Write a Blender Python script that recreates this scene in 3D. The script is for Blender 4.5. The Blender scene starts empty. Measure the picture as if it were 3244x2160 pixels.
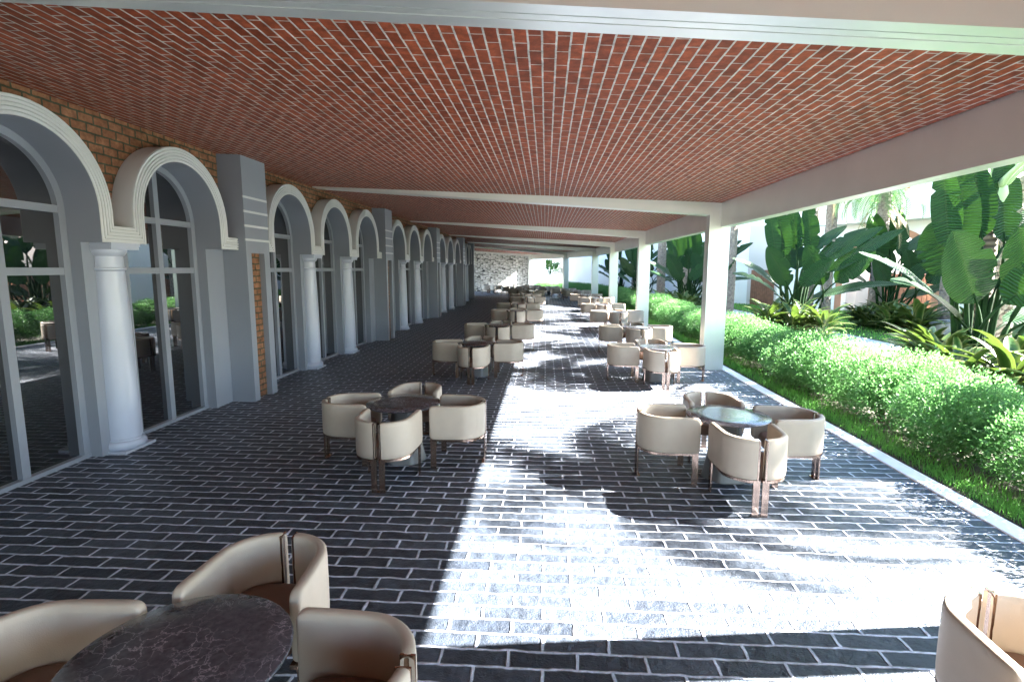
import bpy, math, random
from math import sin, cos, pi, sqrt, radians as R, atan2
from mathutils import Vector as V, Matrix, noise

scene = bpy.context.scene
COL = scene.collection
random.seed(7)

# ------------------------------------------------------------------ materials
def new_mat(name):
    m = bpy.data.materials.new(name); m.use_nodes = True
    nt = m.node_tree
    return m, nt, nt.nodes['Principled BSDF']

def N(nt, t, **kw):
    n = nt.nodes.new(t)
    for k, v in kw.items():
        if k in n.inputs.keys(): n.inputs[k].default_value = v
        else: setattr(n, k, v)
    return n

def L(nt, a, b): nt.links.new(a, b)

def rgb(c): return (c[0], c[1], c[2], 1)

def ramp(nt, fac, stops):
    r = nt.nodes.new('ShaderNodeValToRGB')
    e = r.color_ramp.elements
    while len(e) < len(stops): e.new(0.5)
    for i, (p, c) in enumerate(stops):
        e[i].position = p; e[i].color = rgb(c) if len(c) == 3 else c
    L(nt, fac, r.inputs['Fac'])
    return r

def plain(name, col, rough=.5, metal=0., var=.08, scale=3., bump=0., bscale=60., spec=.5):
    m, nt, b = new_mat(name)
    tc = N(nt, 'ShaderNodeTexCoord')
    n = N(nt, 'ShaderNodeTexNoise', Scale=scale, Detail=5.)
    L(nt, tc.outputs['Object'], n.inputs['Vector'])
    lo = [max(0, c*(1-var)) for c in col]; hi = [min(1, c*(1+var)) for c in col]
    r = ramp(nt, n.outputs['Fac'], [(.3, lo), (.7, hi)])
    L(nt, r.outputs['Color'], b.inputs['Base Color'])
    b.inputs['Roughness'].default_value = rough; b.inputs['Metallic'].default_value = metal
    b.inputs['Specular IOR Level'].default_value = spec
    if bump:
        n2 = N(nt, 'ShaderNodeTexNoise', Scale=bscale, Detail=3.)
        L(nt, tc.outputs['Object'], n2.inputs['Vector'])
        bp = N(nt, 'ShaderNodeBump', Strength=bump, Distance=.01)
        L(nt, n2.outputs['Fac'], bp.inputs['Height']); L(nt, bp.outputs['Normal'], b.inputs['Normal'])
    return m

def brick_mat(name, axes, bw, rh, mortar, c1, c2, cm, rough, distort=.012, dscale=7., bumpd=.008, strength=.9, rmort=.8, smooth=.25, spec=.5, ustretch=1.):
    m, nt, b = new_mat(name)
    tc = N(nt, 'ShaderNodeTexCoord')
    sep = N(nt, 'ShaderNodeSeparateXYZ'); L(nt, tc.outputs['Object'], sep.inputs[0])
    cmb = N(nt, 'ShaderNodeCombineXYZ')
    L(nt, sep.outputs[axes[0]], cmb.inputs[0]); L(nt, sep.outputs[axes[1]], cmb.inputs[1])
    no = N(nt, 'ShaderNodeTexNoise', Scale=dscale, Detail=2.); L(nt, cmb.outputs[0], no.inputs['Vector'])
    sub = N(nt, 'ShaderNodeVectorMath', operation='SUBTRACT'); L(nt, no.outputs['Color'], sub.inputs[0]); sub.inputs[1].default_value = (.5, .5, .5)
    sc = N(nt, 'ShaderNodeVectorMath', operation='SCALE'); L(nt, sub.outputs[0], sc.inputs[0]); sc.inputs['Scale'].default_value = distort*2
    add = N(nt, 'ShaderNodeVectorMath', operation='ADD'); L(nt, cmb.outputs[0], add.inputs[0]); L(nt, sc.outputs[0], add.inputs[1])
    st_ = N(nt, 'ShaderNodeVectorMath', operation='MULTIPLY'); L(nt, add.outputs[0], st_.inputs[0]); st_.inputs[1].default_value = (ustretch, 1, 1); add = st_
    bt = N(nt, 'ShaderNodeTexBrick', Scale=1.)
    bt.offset = .5
    L(nt, add.outputs[0], bt.inputs['Vector'])
    for k, v in (('Brick Width', bw*ustretch), ('Row Height', rh), ('Mortar Size', mortar), ('Mortar Smooth', smooth), ('Bias', 0.)): bt.inputs[k].default_value = v
    bt.inputs['Color1'].default_value = rgb(c1); bt.inputs['Color2'].default_value = rgb(c2); bt.inputs['Mortar'].default_value = rgb(cm)
    n2 = N(nt, 'ShaderNodeTexNoise', Scale=9., Detail=6., Roughness=.65); L(nt, cmb.outputs[0], n2.inputs['Vector'])
    mix = N(nt, 'ShaderNodeMix', data_type='RGBA', blend_type='MULTIPLY'); mix.inputs[0].default_value = 1.
    r = ramp(nt, n2.outputs['Fac'], [(.28, (.5, .5, .5)), (.5, (.95, .95, .95)), (.72, (1.5, 1.5, 1.5))])
    L(nt, bt.outputs['Color'], mix.inputs[6]); L(nt, r.outputs['Color'], mix.inputs[7])
    L(nt, mix.outputs[2], b.inputs['Base Color'])
    rr = N(nt, 'ShaderNodeMapRange'); L(nt, bt.outputs['Fac'], rr.inputs[0]); rr.inputs[3].default_value = rough; rr.inputs[4].default_value = rmort
    L(nt, rr.outputs[0], b.inputs['Roughness'])
    b.inputs['Specular IOR Level'].default_value = spec
    n3 = N(nt, 'ShaderNodeTexNoise', Scale=90., Detail=4.); L(nt, cmb.outputs[0], n3.inputs['Vector'])
    n4 = N(nt, 'ShaderNodeTexNoise', Scale=12., Detail=3.); L(nt, cmb.outputs[0], n4.inputs['Vector'])
    m1 = N(nt, 'ShaderNodeMath', operation='MULTIPLY_ADD'); L(nt, n3.outputs['Fac'], m1.inputs[0]); m1.inputs[1].default_value = .22; L(nt, bt.outputs['Fac'], m1.inputs[2])
    m2 = N(nt, 'ShaderNodeMath', operation='MULTIPLY_ADD'); L(nt, n4.outputs['Fac'], m2.inputs[0]); m2.inputs[1].default_value = .7; L(nt, m1.outputs[0], m2.inputs[2])
    bp = N(nt, 'ShaderNodeBump', Strength=strength, Distance=bumpd)
    L(nt, m2.outputs[0], bp.inputs['Height']); L(nt, bp.outputs['Normal'], b.inputs['Normal'])
    return m

def leaf_mat(name, c1, c2, rough=.4, transl=.3, tcol=None, scale=2., spec=.4):
    m, nt, b = new_mat(name)
    tc = N(nt, 'ShaderNodeTexCoord')
    n = N(nt, 'ShaderNodeTexNoise', Scale=scale, Detail=4., Roughness=.7)
    L(nt, tc.outputs['Object'], n.inputs['Vector'])
    r = ramp(nt, n.outputs['Fac'], [(.3, c1), (.7, c2)])
    L(nt, r.outputs['Color'], b.inputs['Base Color']); b.inputs['Roughness'].default_value = rough
    b.inputs['Specular IOR Level'].default_value = spec
    t = N(nt, 'ShaderNodeBsdfTranslucent'); 
    t.inputs['Color'].default_value = rgb(tcol or [min(1, x*1.6) for x in c2])
    mx = N(nt, 'ShaderNodeMixShader'); mx.inputs[0].default_value = transl
    out = nt.nodes['Material Output']
    L(nt, b.outputs[0], mx.inputs[1]); L(nt, t.outputs[0], mx.inputs[2]); L(nt, mx.outputs[0], out.inputs['Surface'])
    return m

M = {}
M['paint'] = plain('coated_metal', (.80, .83, .79), .36, metal=.7, var=.03, scale=1.5, bump=.02, bscale=25)
M['facade'] = plain('facade_paint', (.235, .258, .30), .38, var=.04, scale=1.2, bump=.04, bscale=30)
M['column'] = plain('column_paint', (.42, .46, .55), .3, var=.04, scale=2., bump=.03)
M['trim'] = plain('trim_paint', (.58, .60, .61), .4, var=.03, scale=2., bump=.03)
M['kerb'] = plain('kerb_paint', (.93, .93, .92), .6, var=.06, scale=4., bump=.1)
M['floor'] = brick_mat('dark_brick_paving', (0, 1), .46, .161, .0165, (.018, .025, .038), (.054, .068, .090), (.56, .60, .70), .5, distort=.02, dscale=6., bumpd=.035, strength=.9, rmort=.5, smooth=.6)
M['ceil'] = brick_mat('ceiling_brick', (1, 0), .31, .1155, .0098, (.32, .074, .030), (.21, .046, .019), (.52, .50, .45), .55, ustretch=1.3, distort=.005, bumpd=.006, strength=.5, rmort=.8, spec=.12)
M['brick'] = brick_mat('wall_brick', (1, 2), .25, .122, .014, (.27, .135, .075), (.21, .095, .05), (.065, .07, .045), .8, distort=.012, dscale=9., bumpd=.012, strength=.8, spec=.2)
M['leather'] = plain('cream_leather', (.42, .355, .285), .5, var=.03, scale=8., bump=.18, bscale=220, spec=.35)
M['seat'] = plain('shaded_cream_leather', (.17, .105, .08), .55, var=.04, scale=8., bump=.18, bscale=220, spec=.3)  # cream leather darkened and browned: the seat's shade is in the colour
M['bronze'] = plain('polished_bronze', (.42, .31, .255), .2, metal=1., var=.1, scale=14.)
M['pedestal'] = plain('grey_lacquer', (.12, .125, .13), .35, var=.05)
M['soil'] = plain('dark_soil', (.035, .028, .022), .95, var=.4, scale=12., bump=.5, bscale=40)
M['earth'] = plain('garden_earth', (.055, .05, .032), .95, var=.4, scale=3., bump=.4, bscale=20)
M['path'] = brick_mat('pale_paving', (1, 0), .3, .15, .006, (.56, .56, .57), (.48, .48, .49), (.33, .33, .33), .7, bumpd=.004, strength=.3)
M['lawn'] = plain('lawn_green', (.035, .09, .018), .9, var=.35, scale=9., bump=.5, bscale=90)
M['bwhite'] = plain('white_render', (.90, .89, .88), .7, var=.03, scale=.6, bump=.05)
M['brecess'] = plain('lilac_render', (.60, .55, .54), .7, var=.04, scale=.8)
M['terra'] = plain('terracotta', (.50, .24, .15), .65, var=.12, scale=3.)
M['wood'] = plain('brown_shutter', (.22, .10, .06), .5, var=.25, scale=6.)
M['orangewood'] = plain('orange_wood', (.52, .20, .09), .5, var=.15, scale=6.)
M['concrete'] = plain('grey_concrete', (.36, .37, .40), .7, var=.1, scale=4.)
M['dark'] = plain('dark_interior', (.02, .02, .022), .6)
M['stem'] = plain('dark_green_stem', (.008, .028, .006), .6, var=.3, scale=5., spec=.12)
M['twig'] = plain('brown_twig', (.06, .045, .03), .9, var=.3, scale=10.)
M['hedge'] = leaf_mat('hedge_leaf', (.042, .120, .030), (.108, .225, .068), .5, .38, (.16, .38, .11), 3., .35)
M['grass'] = leaf_mat('grass_blade', (.08, .28, .04), (.14, .36, .07), .5, .4, (.2, .5, .1), 4., .4)
M['frond'] = leaf_mat('palm_leaflet', (.06, .15, .05), (.10, .21, .07), .4, .35, (.2, .4, .12), 1.5)
M['deadfrond'] = leaf_mat('dry_leaflet', (.30, .23, .12), (.42, .34, .20), .7, .3, (.4, .3, .15), 2.)
M['shaft'] = plain('pale_green_shaft', (.34, .46, .24), .4, var=.12, scale=2.)

def trunk_mat():
    m, nt, b = new_mat('palm_bark')
    tc = N(nt, 'ShaderNodeTexCoord')
    n = N(nt, 'ShaderNodeTexNoise', Scale=9., Detail=8., Roughness=.7); L(nt, tc.outputs['Object'], n.inputs['Vector'])
    r = ramp(nt, n.outputs['Fac'], [(.25, (.11, .09, .075)), (.55, (.28, .24, .205)), (.8, (.42, .37, .325))])
    L(nt, r.outputs[0], b.inputs['Base Color']); b.inputs['Roughness'].default_value = .9
    w = N(nt, 'ShaderNodeTexNoise', Scale=45., Detail=5.); L(nt, tc.outputs['Object'], w.inputs['Vector'])
    bp = N(nt, 'ShaderNodeBump', Strength=.7, Distance=.02); L(nt, w.outputs['Fac'], bp.inputs['Height']); L(nt, bp.outputs[0], b.inputs['Normal'])
    return m
M['bark'] = trunk_mat()
def ring_mat():
    m, nt, b = new_mat('ringed_bark')
    tc = N(nt, 'ShaderNodeTexCoord')
    w = N(nt, 'ShaderNodeTexWave', Scale=2.2, Distortion=2., Detail=3.); w.bands_direction = 'Z'
    L(nt, tc.outputs['Object'], w.inputs['Vector'])
    r = ramp(nt, w.outputs['Fac'], [(.0, (.05, .035, .022)), (.3, (.12, .085, .055)), (.9, (.18, .13, .085))])
    L(nt, r.outputs[0], b.inputs['Base Color']); b.inputs['Roughness'].default_value = .85
    bp = N(nt, 'ShaderNodeBump', Strength=.7, Distance=.03); L(nt, w.outputs['Fac'], bp.inputs['Height']); L(nt, bp.outputs[0], b.inputs['Normal'])
    return m
M['ringbark'] = ring_mat()

def marble_mat():
    m, nt, b = new_mat('dark_marble')
    tc = N(nt, 'ShaderNodeTexCoord'); oi = N(nt, 'ShaderNodeObjectInfo')
    off = N(nt, 'ShaderNodeVectorMath', operation='ADD'); 
    sc = N(nt, 'ShaderNodeVectorMath', operation='SCALE'); L(nt, oi.outputs['Location'], sc.inputs[0]); sc.inputs['Scale'].default_value = .37
    L(nt, tc.outputs['Object'], off.inputs[0]); L(nt, sc.outputs[0], off.inputs[1])
    n = N(nt, 'ShaderNodeTexNoise', Scale=5., Detail=6., Roughness=.6); L(nt, off.outputs[0], n.inputs['Vector'])
    s2 = N(nt, 'ShaderNodeVectorMath', operation='SCALE'); L(nt, n.outputs['Color'], s2.inputs[0]); s2.inputs['Scale'].default_value = .28
    ad = N(nt, 'ShaderNodeVectorMath', operation='ADD'); L(nt, off.outputs[0], ad.inputs[0]); L(nt, s2.outputs[0], ad.inputs[1])
    vo = N(nt, 'ShaderNodeTexVoronoi', Scale=13.); vo.feature = 'DISTANCE_TO_EDGE'; L(nt, ad.outputs[0], vo.inputs['Vector'])
    n5 = N(nt, 'ShaderNodeTexNoise', Scale=4., Detail=3.); L(nt, off.outputs[0], n5.inputs['Vector'])
    r = ramp(nt, vo.outputs['Distance'], [(.0, (1, 1, 1)), (.022, (.35, .35, .35)), (.06, (0, 0, 0))])
    rn = ramp(nt, n5.outputs['Fac'], [(.38, (.08, .08, .08)), (.62, (1, 1, 1))])
    mu = N(nt, 'ShaderNodeMath', operation='MULTIPLY'); L(nt, r.outputs[0], mu.inputs[0]); L(nt, rn.outputs[0], mu.inputs[1])
    nb = N(nt, 'ShaderNodeTexNoise', Scale=30., Detail=6.); L(nt, off.outputs[0], nb.inputs['Vector'])
    base = ramp(nt, nb.outputs['Fac'], [(.3, (.045, .045, .053)), (.7, (.085, .083, .095))])
    mx = N(nt, 'ShaderNodeMix', data_type='RGBA'); L(nt, mu.outputs[0], mx.inputs[0]); L(nt, base.outputs[0], mx.inputs[6]); mx.inputs[7].default_value = (.34, .31, .34, 1)
    L(nt, mx.outputs[2], b.inputs['Base Color']); b.inputs['Roughness'].default_value = .15
    b.inputs['Specular IOR Level'].default_value = .6
    return m
M['marble'] = marble_mat()

def glass_mat():
    m, nt, b = new_mat('unlit_room_glass')
    b.inputs['Base Color'].default_value = (.006, .007, .010, 1)  # near-black base stands in for the unlit room behind the pane
    b.inputs['Roughness'].default_value = .012
    b.inputs['IOR'].default_value = 2.3
    tc = N(nt, 'ShaderNodeTexCoord')
    n = N(nt, 'ShaderNodeTexNoise', Scale=.6, Detail=1.); L(nt, tc.outputs['Object'], n.inputs['Vector'])
    bp = N(nt, 'ShaderNodeBump', Strength=.03, Distance=.02); L(nt, n.outputs['Fac'], bp.inputs['Height']); L(nt, bp.outputs[0], b.inputs['Normal'])
    return m
M['glass'] = glass_mat()

def stone_mat(name, scale):
    m, nt, b = new_mat(name)
    tc = N(nt, 'ShaderNodeTexCoord')
    mp = N(nt, 'ShaderNodeMapping'); mp.inputs['Scale'].default_value = (1., 1., 1.6); L(nt, tc.outputs['Object'], mp.inputs[0])
    vo = N(nt, 'ShaderNodeTexVoronoi', Scale=scale, Randomness=.75); vo.distance = 'CHEBYCHEV'; L(nt, mp.outputs[0], vo.inputs['Vector'])
    sp = N(nt, 'ShaderNodeSeparateColor'); L(nt, vo.outputs['Color'], sp.inputs[0])
    c = ramp(nt, sp.outputs[0], [(.0, (.02, .02, .02)), (.05, (.42, .41, .35)), (.5, (.58, .56, .50)), (1., (.74, .71, .65))])
    e = ramp(nt, vo.outputs['Distance'], [(.38, (1, 1, 1)), (.56, (.3, .3, .3))])
    n = N(nt, 'ShaderNodeTexNoise', Scale=14., Detail=5.); L(nt, tc.outputs['Object'], n.inputs['Vector'])
    rn = ramp(nt, n.outputs['Fac'], [(.3, (.6, .6, .6)), (.7, (1.15, 1.15, 1.15))])
    a = N(nt, 'ShaderNodeMix', data_type='RGBA', blend_type='MULTIPLY'); a.inputs[0].default_value = 1; L(nt, c.outputs[0], a.inputs[6]); L(nt, e.outputs[0], a.inputs[7])
    a2 = N(nt, 'ShaderNodeMix', data_type='RGBA', blend_type='MULTIPLY'); a2.inputs[0].default_value = 1; L(nt, a.outputs[2], a2.inputs[6]); L(nt, rn.outputs[0], a2.inputs[7])
    L(nt, a2.outputs[2], b.inputs['Base Color']); b.inputs['Roughness'].default_value = .9
    inv = N(nt, 'ShaderNodeMath', operation='MULTIPLY_ADD'); L(nt, vo.outputs['Distance'], inv.inputs[0]); inv.inputs[1].default_value = -1.; L(nt, sp.outputs[1], inv.inputs[2])
    bp = N(nt, 'ShaderNodeBump', Strength=.9, Distance=.06); L(nt, inv.outputs[0], bp.inputs['Height']); L(nt, bp.outputs[0], b.inputs['Normal'])
    return m
M['stone'] = stone_mat('stacked_stone', 3.3)

def banana_mat():
    m, nt, b = new_mat('banana_leaf')
    tc = N(nt, 'ShaderNodeTexCoord'); sp = N(nt, 'ShaderNodeSeparateXYZ'); L(nt, tc.outputs['UV'], sp.inputs[0])
    s = N(nt, 'ShaderNodeMath', operation='SUBTRACT'); L(nt, sp.outputs[0], s.inputs[0]); s.inputs[1].default_value = .5
    ab = N(nt, 'ShaderNodeMath', operation='ABSOLUTE'); L(nt, s.outputs[0], ab.inputs[0])
    n = N(nt, 'ShaderNodeTexNoise', Scale=3., Detail=4.); L(nt, tc.outputs['Object'], n.inputs['Vector'])
    k = N(nt, 'ShaderNodeMath', operation='MULTIPLY_ADD'); L(nt, ab.outputs[0], k.inputs[0]); k.inputs[1].default_value = .06; L(nt, sp.outputs[1], k.inputs[2])
    k1 = N(nt, 'ShaderNodeMath', operation='MULTIPLY_ADD'); L(nt, n.outputs['Fac'], k1.inputs[0]); k1.inputs[1].default_value = .05; L(nt, k.outputs[0], k1.inputs[2])
    k2 = N(nt, 'ShaderNodeMath', operation='MULTIPLY'); L(nt, k1.outputs[0], k2.inputs[0]); k2.inputs[1].default_value = 210.
    k3 = N(nt, 'ShaderNodeMath', operation='SINE'); L(nt, k2.outputs[0], k3.inputs[0])
    n2 = N(nt, 'ShaderNodeTexNoise', Scale=1., Detail=3.)
    cm = N(nt, 'ShaderNodeCombineXYZ'); L(nt, k2.outputs[0], cm.inputs[0]); L(nt, n2.inputs['Vector'].links[0].from_socket if n2.inputs['Vector'].links else cm.outputs[0], n2.inputs['Vector'])
    n2.inputs['Scale'].default_value = .35
    ad = N(nt, 'ShaderNodeMath', operation='MULTIPLY_ADD'); L(nt, k3.outputs[0], ad.inputs[0]); ad.inputs[1].default_value = .035; L(nt, n2.outputs['Fac'], ad.inputs[2])
    r = ramp(nt, ad.outputs[0], [(.28, (.003, .012, .004)), (.5, (.008, .036, .007)), (.72, (.024, .085, .015))])  # greens darkened so the leaf colour holds the plants' shade
    mid = ramp(nt, ab.outputs[0], [(.0, (1, 1, 1)), (.022, (1, 1, 1)), (.035, (0, 0, 0))])
    mx = N(nt, 'ShaderNodeMix', data_type='RGBA'); L(nt, mid.outputs[0], mx.inputs[0]); L(nt, r.outputs[0], mx.inputs[6]); mx.inputs[7].default_value = (.02, .045, .012, 1)
    L(nt, mx.outputs[2], b.inputs['Base Color']); b.inputs['Roughness'].default_value = .38; b.inputs['Specular IOR Level'].default_value = .22
    bp = N(nt, 'ShaderNodeBump', Strength=.6, Distance=.02); L(nt, k3.outputs[0], bp.inputs['Height']); L(nt, bp.outputs[0], b.inputs['Normal'])
    t = N(nt, 'ShaderNodeBsdfTranslucent'); t.inputs['Color'].default_value = (.08, .22, .02, 1)
    ms = N(nt, 'ShaderNodeMixShader'); ms.inputs[0].default_value = .04
    L(nt, b.outputs[0], ms.inputs[1]); L(nt, t.outputs[0], ms.inputs[2]); L(nt, ms.outputs[0], nt.nodes['Material Output'].inputs['Surface'])
    return m
M['banana'] = banana_mat()

def strap_mat():
    m, nt, b = new_mat('variegated_strap_leaf')
    tc = N(nt, 'ShaderNodeTexCoord'); sp = N(nt, 'ShaderNodeSeparateXYZ'); L(nt, tc.outputs['UV'], sp.inputs[0])
    s = N(nt, 'ShaderNodeMath', operation='SUBTRACT'); L(nt, sp.outputs[0], s.inputs[0]); s.inputs[1].default_value = .5
    ab = N(nt, 'ShaderNodeMath', operation='ABSOLUTE'); L(nt, s.outputs[0], ab.inputs[0])
    n = N(nt, 'ShaderNodeTexNoise', Scale=6., Detail=4.); L(nt, tc.outputs['Object'], n.inputs['Vector'])
    a = N(nt, 'ShaderNodeMath', operation='MULTIPLY_ADD'); L(nt, n.outputs['Fac'], a.inputs[0]); a.inputs[1].default_value = .18; L(nt, ab.outputs[0], a.inputs[2])
    r = ramp(nt, a.outputs[0], [(.1, (.018, .055, .010)), (.36, (.028, .075, .014)), (.46, (.10, .125, .035)), (.6, (.16, .17, .06))])
    L(nt, r.outputs[0], b.inputs['Base Color']); b.inputs['Roughness'].default_value = .38
    t = N(nt, 'ShaderNodeBsdfTranslucent'); t.inputs['Color'].default_value = (.12, .2, .03, 1)
    ms = N(nt, 'ShaderNodeMixShader'); ms.inputs[0].default_value = .15
    L(nt, b.outputs[0], ms.inputs[1]); L(nt, t.outputs[0], ms.inputs[2]); L(nt, ms.outputs[0], nt.nodes['Material Output'].inputs['Surface'])
    return m
M['strap'] = strap_mat()

# ------------------------------------------------------------------ mesh helpers
class MB:
    def __init__(s): s.v = []; s.f = []; s.uv = {}
    def add(s, vs, fs):
        o = len(s.v); s.v += [tuple(p) for p in vs]; s.f += [tuple(i+o for i in f) for f in fs]
    def box(s, a, b, bev=0.):
        x0, y0, z0 = a; x1, y1, z1 = b
        if bev <= 0:
            s.add([(x0,y0,z0),(x1,y0,z0),(x1,y1,z0),(x0,y1,z0),(x0,y0,z1),(x1,y0,z1),(x1,y1,z1),(x0,y1,z1)],
                  [(0,3,2,1),(4,5,6,7),(0,1,5,4),(1,2,6,5),(2,3,7,6),(3,0,4,7)])
        else:
            e = bev
            rings = []
            for z, i in ((z0, e), (z0+e, 0), (z1-e, 0), (z1, e)):
                c = []
                for (cx, cy, sx, sy) in ((x0,y0,1,1),(x1,y0,-1,1),(x1,y1,-1,-1),(x0,y1,1,-1)):
                    j = max(i, 0)
                    p = [(cx+sx*j, cy+sy*(e+j if True else 0)), (cx+sx*(e+j), cy+sy*j)]
                    if (sx > 0) == (sy > 0): c += [p[0], p[1]]
                    else: c += [p[1], p[0]]
                rings.append([(x, y, z) for x, y in c])
            s.loft(rings, True, True, True)
    def loft(s, rings, closed=True, cap0=False, cap1=False):
        n = len(rings[0]); o = len(s.v)
        for r in rings: s.v += [tuple(p) for p in r]
        for i in range(len(rings)-1):
            for j in range(n if closed else n-1):
                k = (j+1) % n
                s.f.append((o+i*n+j, o+i*n+k, o+(i+1)*n+k, o+(i+1)*n+j))
        if cap0: s.f.append(tuple(o+j for j in reversed(range(n))))
        if cap1: s.f.append(tuple(o+(len(rings)-1)*n+j for j in range(n)))
    def lathe(s, prof, seg=32, c=(0, 0), a0=0., a1=2*pi, lobes=None):
        full = abs(a1-a0-2*pi) < 1e-6
        rings = []
        for r, z in prof:
            rings.append([(c[0]+r*cos(a0+(a1-a0)*j/(seg if full else seg-1)), c[1]+r*sin(a0+(a1-a0)*j/(seg if full else seg-1)), z) for j in range(seg)])
        s.loft(rings, full, True, True)
    def tube(s, pts, rad, seg=6):
        rings = []
        pts = [V(p) for p in pts]
        for i, p in enumerate(pts):
            d = (pts[min(i+1, len(pts)-1)] - pts[max(i-1, 0)]).normalized()
            a = d.cross(V((0, 0, 1)) if abs(d.z) < .95 else V((1, 0, 0))).normalized(); b = d.cross(a)
            r = rad[i] if isinstance(rad, (list, tuple)) else rad
            rings.append([p + a*r*cos(2*pi*j/seg) + b*r*sin(2*pi*j/seg) for j in range(seg)])
        s.loft(rings, True, True, True)
    def build(s, name, mat, parent=None, smooth=False, link=True, angle=None):
        me = bpy.data.meshes.new(name); me.from_pydata(s.v, [], s.f)
        me.materials.append(mat)
        if s.uv:
            ul = me.uv_layers.new(name='UVMap')
            for li, lp in enumerate(me.loops): ul.data[li].uv = s.uv.get(lp.vertex_index, (0, 0))
        if smooth:
            me.polygons.foreach_set('use_smooth', [True]*len(me.polygons))
            if angle:
                me.set_sharp_from_angle(angle=angle)
        me.update()
        o = bpy.data.objects.new(name, me)
        if link: COL.objects.link(o)
        if parent: o.parent = parent
        return o

def thing(name, label, cat, loc=(0, 0, 0), rz=0., group=None):
    o = bpy.data.objects.new(name, None); COL.objects.link(o)
    o.empty_display_size = .2
    o.location = loc; o.rotation_euler = (0, 0, rz)
    o['label'] = label; o['category'] = cat
    if group: o['group'] = group
    return o
def tag(o, label, cat, group=None, kind=None):
    o['label'] = label; o['category'] = cat
    if group: o['group'] = group
    if kind: o['kind'] = kind
    return o
def struct(o, label, cat):
    return tag(o, label, cat, None, 'structure')
def sub(name, parent, loc=(0, 0, 0), rz=0.):
    o = bpy.data.objects.new(name, None); COL.objects.link(o); o.parent = parent
    o.location = loc; o.rotation_euler = (0, 0, rz); o.empty_display_size = .1
    return o
def dup(src, loc, rz=0., label=None, group=None, scale=1.):
    r = src.copy(); COL.objects.link(r); r.location = loc; r.rotation_euler = (0, 0, rz)
    if scale != 1.: r.scale = (scale,)*3
    if label: r['label'] = label
    if group: r['group'] = group
    for ch in list(src.children):
        c = ch.copy(); COL.objects.link(c); c.parent = r
        for g in ch.children:
            d = g.copy(); COL.objects.link(d); d.parent = c
    return r

# ------------------------------------------------------------------ camera
CAM_H = 2.6
cam = bpy.data.cameras.new('camera'); co = bpy.data.objects.new('camera', cam); COL.objects.link(co)
p, y, r = .133839, .062455, .000844
fwd = V((-sin(y)*cos(p), cos(y)*cos(p), -sin(p))); right = V((cos(y), sin(y), 0)); up = right.cross(fwd)
r2 = right*cos(r) + up*sin(r); u2 = up*cos(r) - right*sin(r)
mw = Matrix((( r2.x, u2.x, -fwd.x, 0), (r2.y, u2.y, -fwd.y, 0), (r2.z, u2.z, -fwd.z, CAM_H), (0, 0, 0, 1)))
co.matrix_world = mw
cam.sensor_width = 36; cam.lens = 36*1707.05/3244; cam.clip_end = 600; cam.clip_start = .05
scene.camera = co

# ------------------------------------------------------------------ light
EL_T = .665; AZ = R(7)
sd = V((cos(AZ), sin(AZ), EL_T)).normalized()
sun = bpy.data.lights.new('sun', 'SUN'); so = bpy.data.objects.new('sun', sun); COL.objects.link(so)
sun.energy = 5.; sun.angle = R(.5); sun.color = (1, .97, .92)
so.rotation_euler = (-sd).to_track_quat('-Z', 'Y').to_euler(); so.location = (30, 0, 25)
w = bpy.data.worlds.new('World'); scene.world = w; w.use_nodes = True
nt = w.node_tree; bg = nt.nodes['Background']
sky = nt.nodes.new('ShaderNodeTexSky'); sky.sky_type = 'NISHITA'; sky.sun_disc = False
sky.sun_elevation = math.asin(sd.z); sky.sun_rotation = pi/2 - AZ
nt.links.new(sky.outputs[0], bg.inputs[0]); bg.inputs[1].default_value = .05; sky.ozone_density = 1.6; sky.dust_density = .4
scene.view_settings.view_transform = 'Standard'; scene.view_settings.look = 'None'
scene.view_settings.exposure = 4.6; scene.view_settings.gamma = 1
scene.cycles.use_denoising = True
scene.cycles.max_bounces = 10; scene.cycles.diffuse_bounces = 6; scene.cycles.glossy_bounces = 5; scene.cycles.transmission_bounces = 4
scene.cycles.sample_clamp_indirect = 8.

# ------------------------------------------------------------------ setting
mb = MB(); mb.add([(-400,-400,-.06),(400,-400,-.06),(400,400,-.06),(-400,400,-.06)], [(0,1,2,3)])
struct(mb.build('ground', M['earth']), 'brown garden earth running out under the plants', 'ground')
EAVE = [(4.34, -9.), (4.34, 3.61), (4.34, 14.0), (4.32, 24.2), (4.27, 34.4), (4.03, 44.6), (2.05, 54.75), (-1.72, 63.35)]
PAVE_L = -6.36
mb = MB()
edge = [(4.571, -9.), (4.571, 24.2), (4.5, 34.4), (4.26, 44.6), (2.28, 54.75), (-1.5, 63.35)]
leftp = [(-13, 62.5), (-13, 44), (PAVE_L, 44), (PAVE_L, -9.)]
pts = edge + leftp
mb.add([(x, yy, 0) for x, yy in pts] + [(x, yy, -.05) for x, yy in pts], [tuple(range(len(pts)))] + [(i, i+len(pts), (i+1) % len(pts)+len(pts), (i+1) % len(pts)) for i in range(len(pts))])
struct(mb.build('brick_pavement', M['floor']), 'dark brick paving of the covered terrace, patched with sunlight', 'paving')
# kerb
mb = MB(); ke = edge
off = []
for i, (x, yy) in enumerate(ke):
    a = V(ke[max(i-1, 0)]); b = V(ke[min(i+1, len(ke)-1)]); d = (b-a).normalized(); n = V((d.y, -d.x)); off.append((x+n.x*.235, yy+n.y*.235))
rings = []
for (x, yy), (x2, y2) in zip(ke, off):
    rings.append([(x+.001, yy, -.1), (x+.001, yy, .012), (x+.008, yy, .018), (x2-.008, y2, .018), (x2, y2, .01), (x2, y2, -.1)])
mb.loft(rings, True, True, True)
struct(mb.build('kerb', M['kerb']), 'long white kerb edging the dark paving on the garden side', 'kerb')
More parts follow.
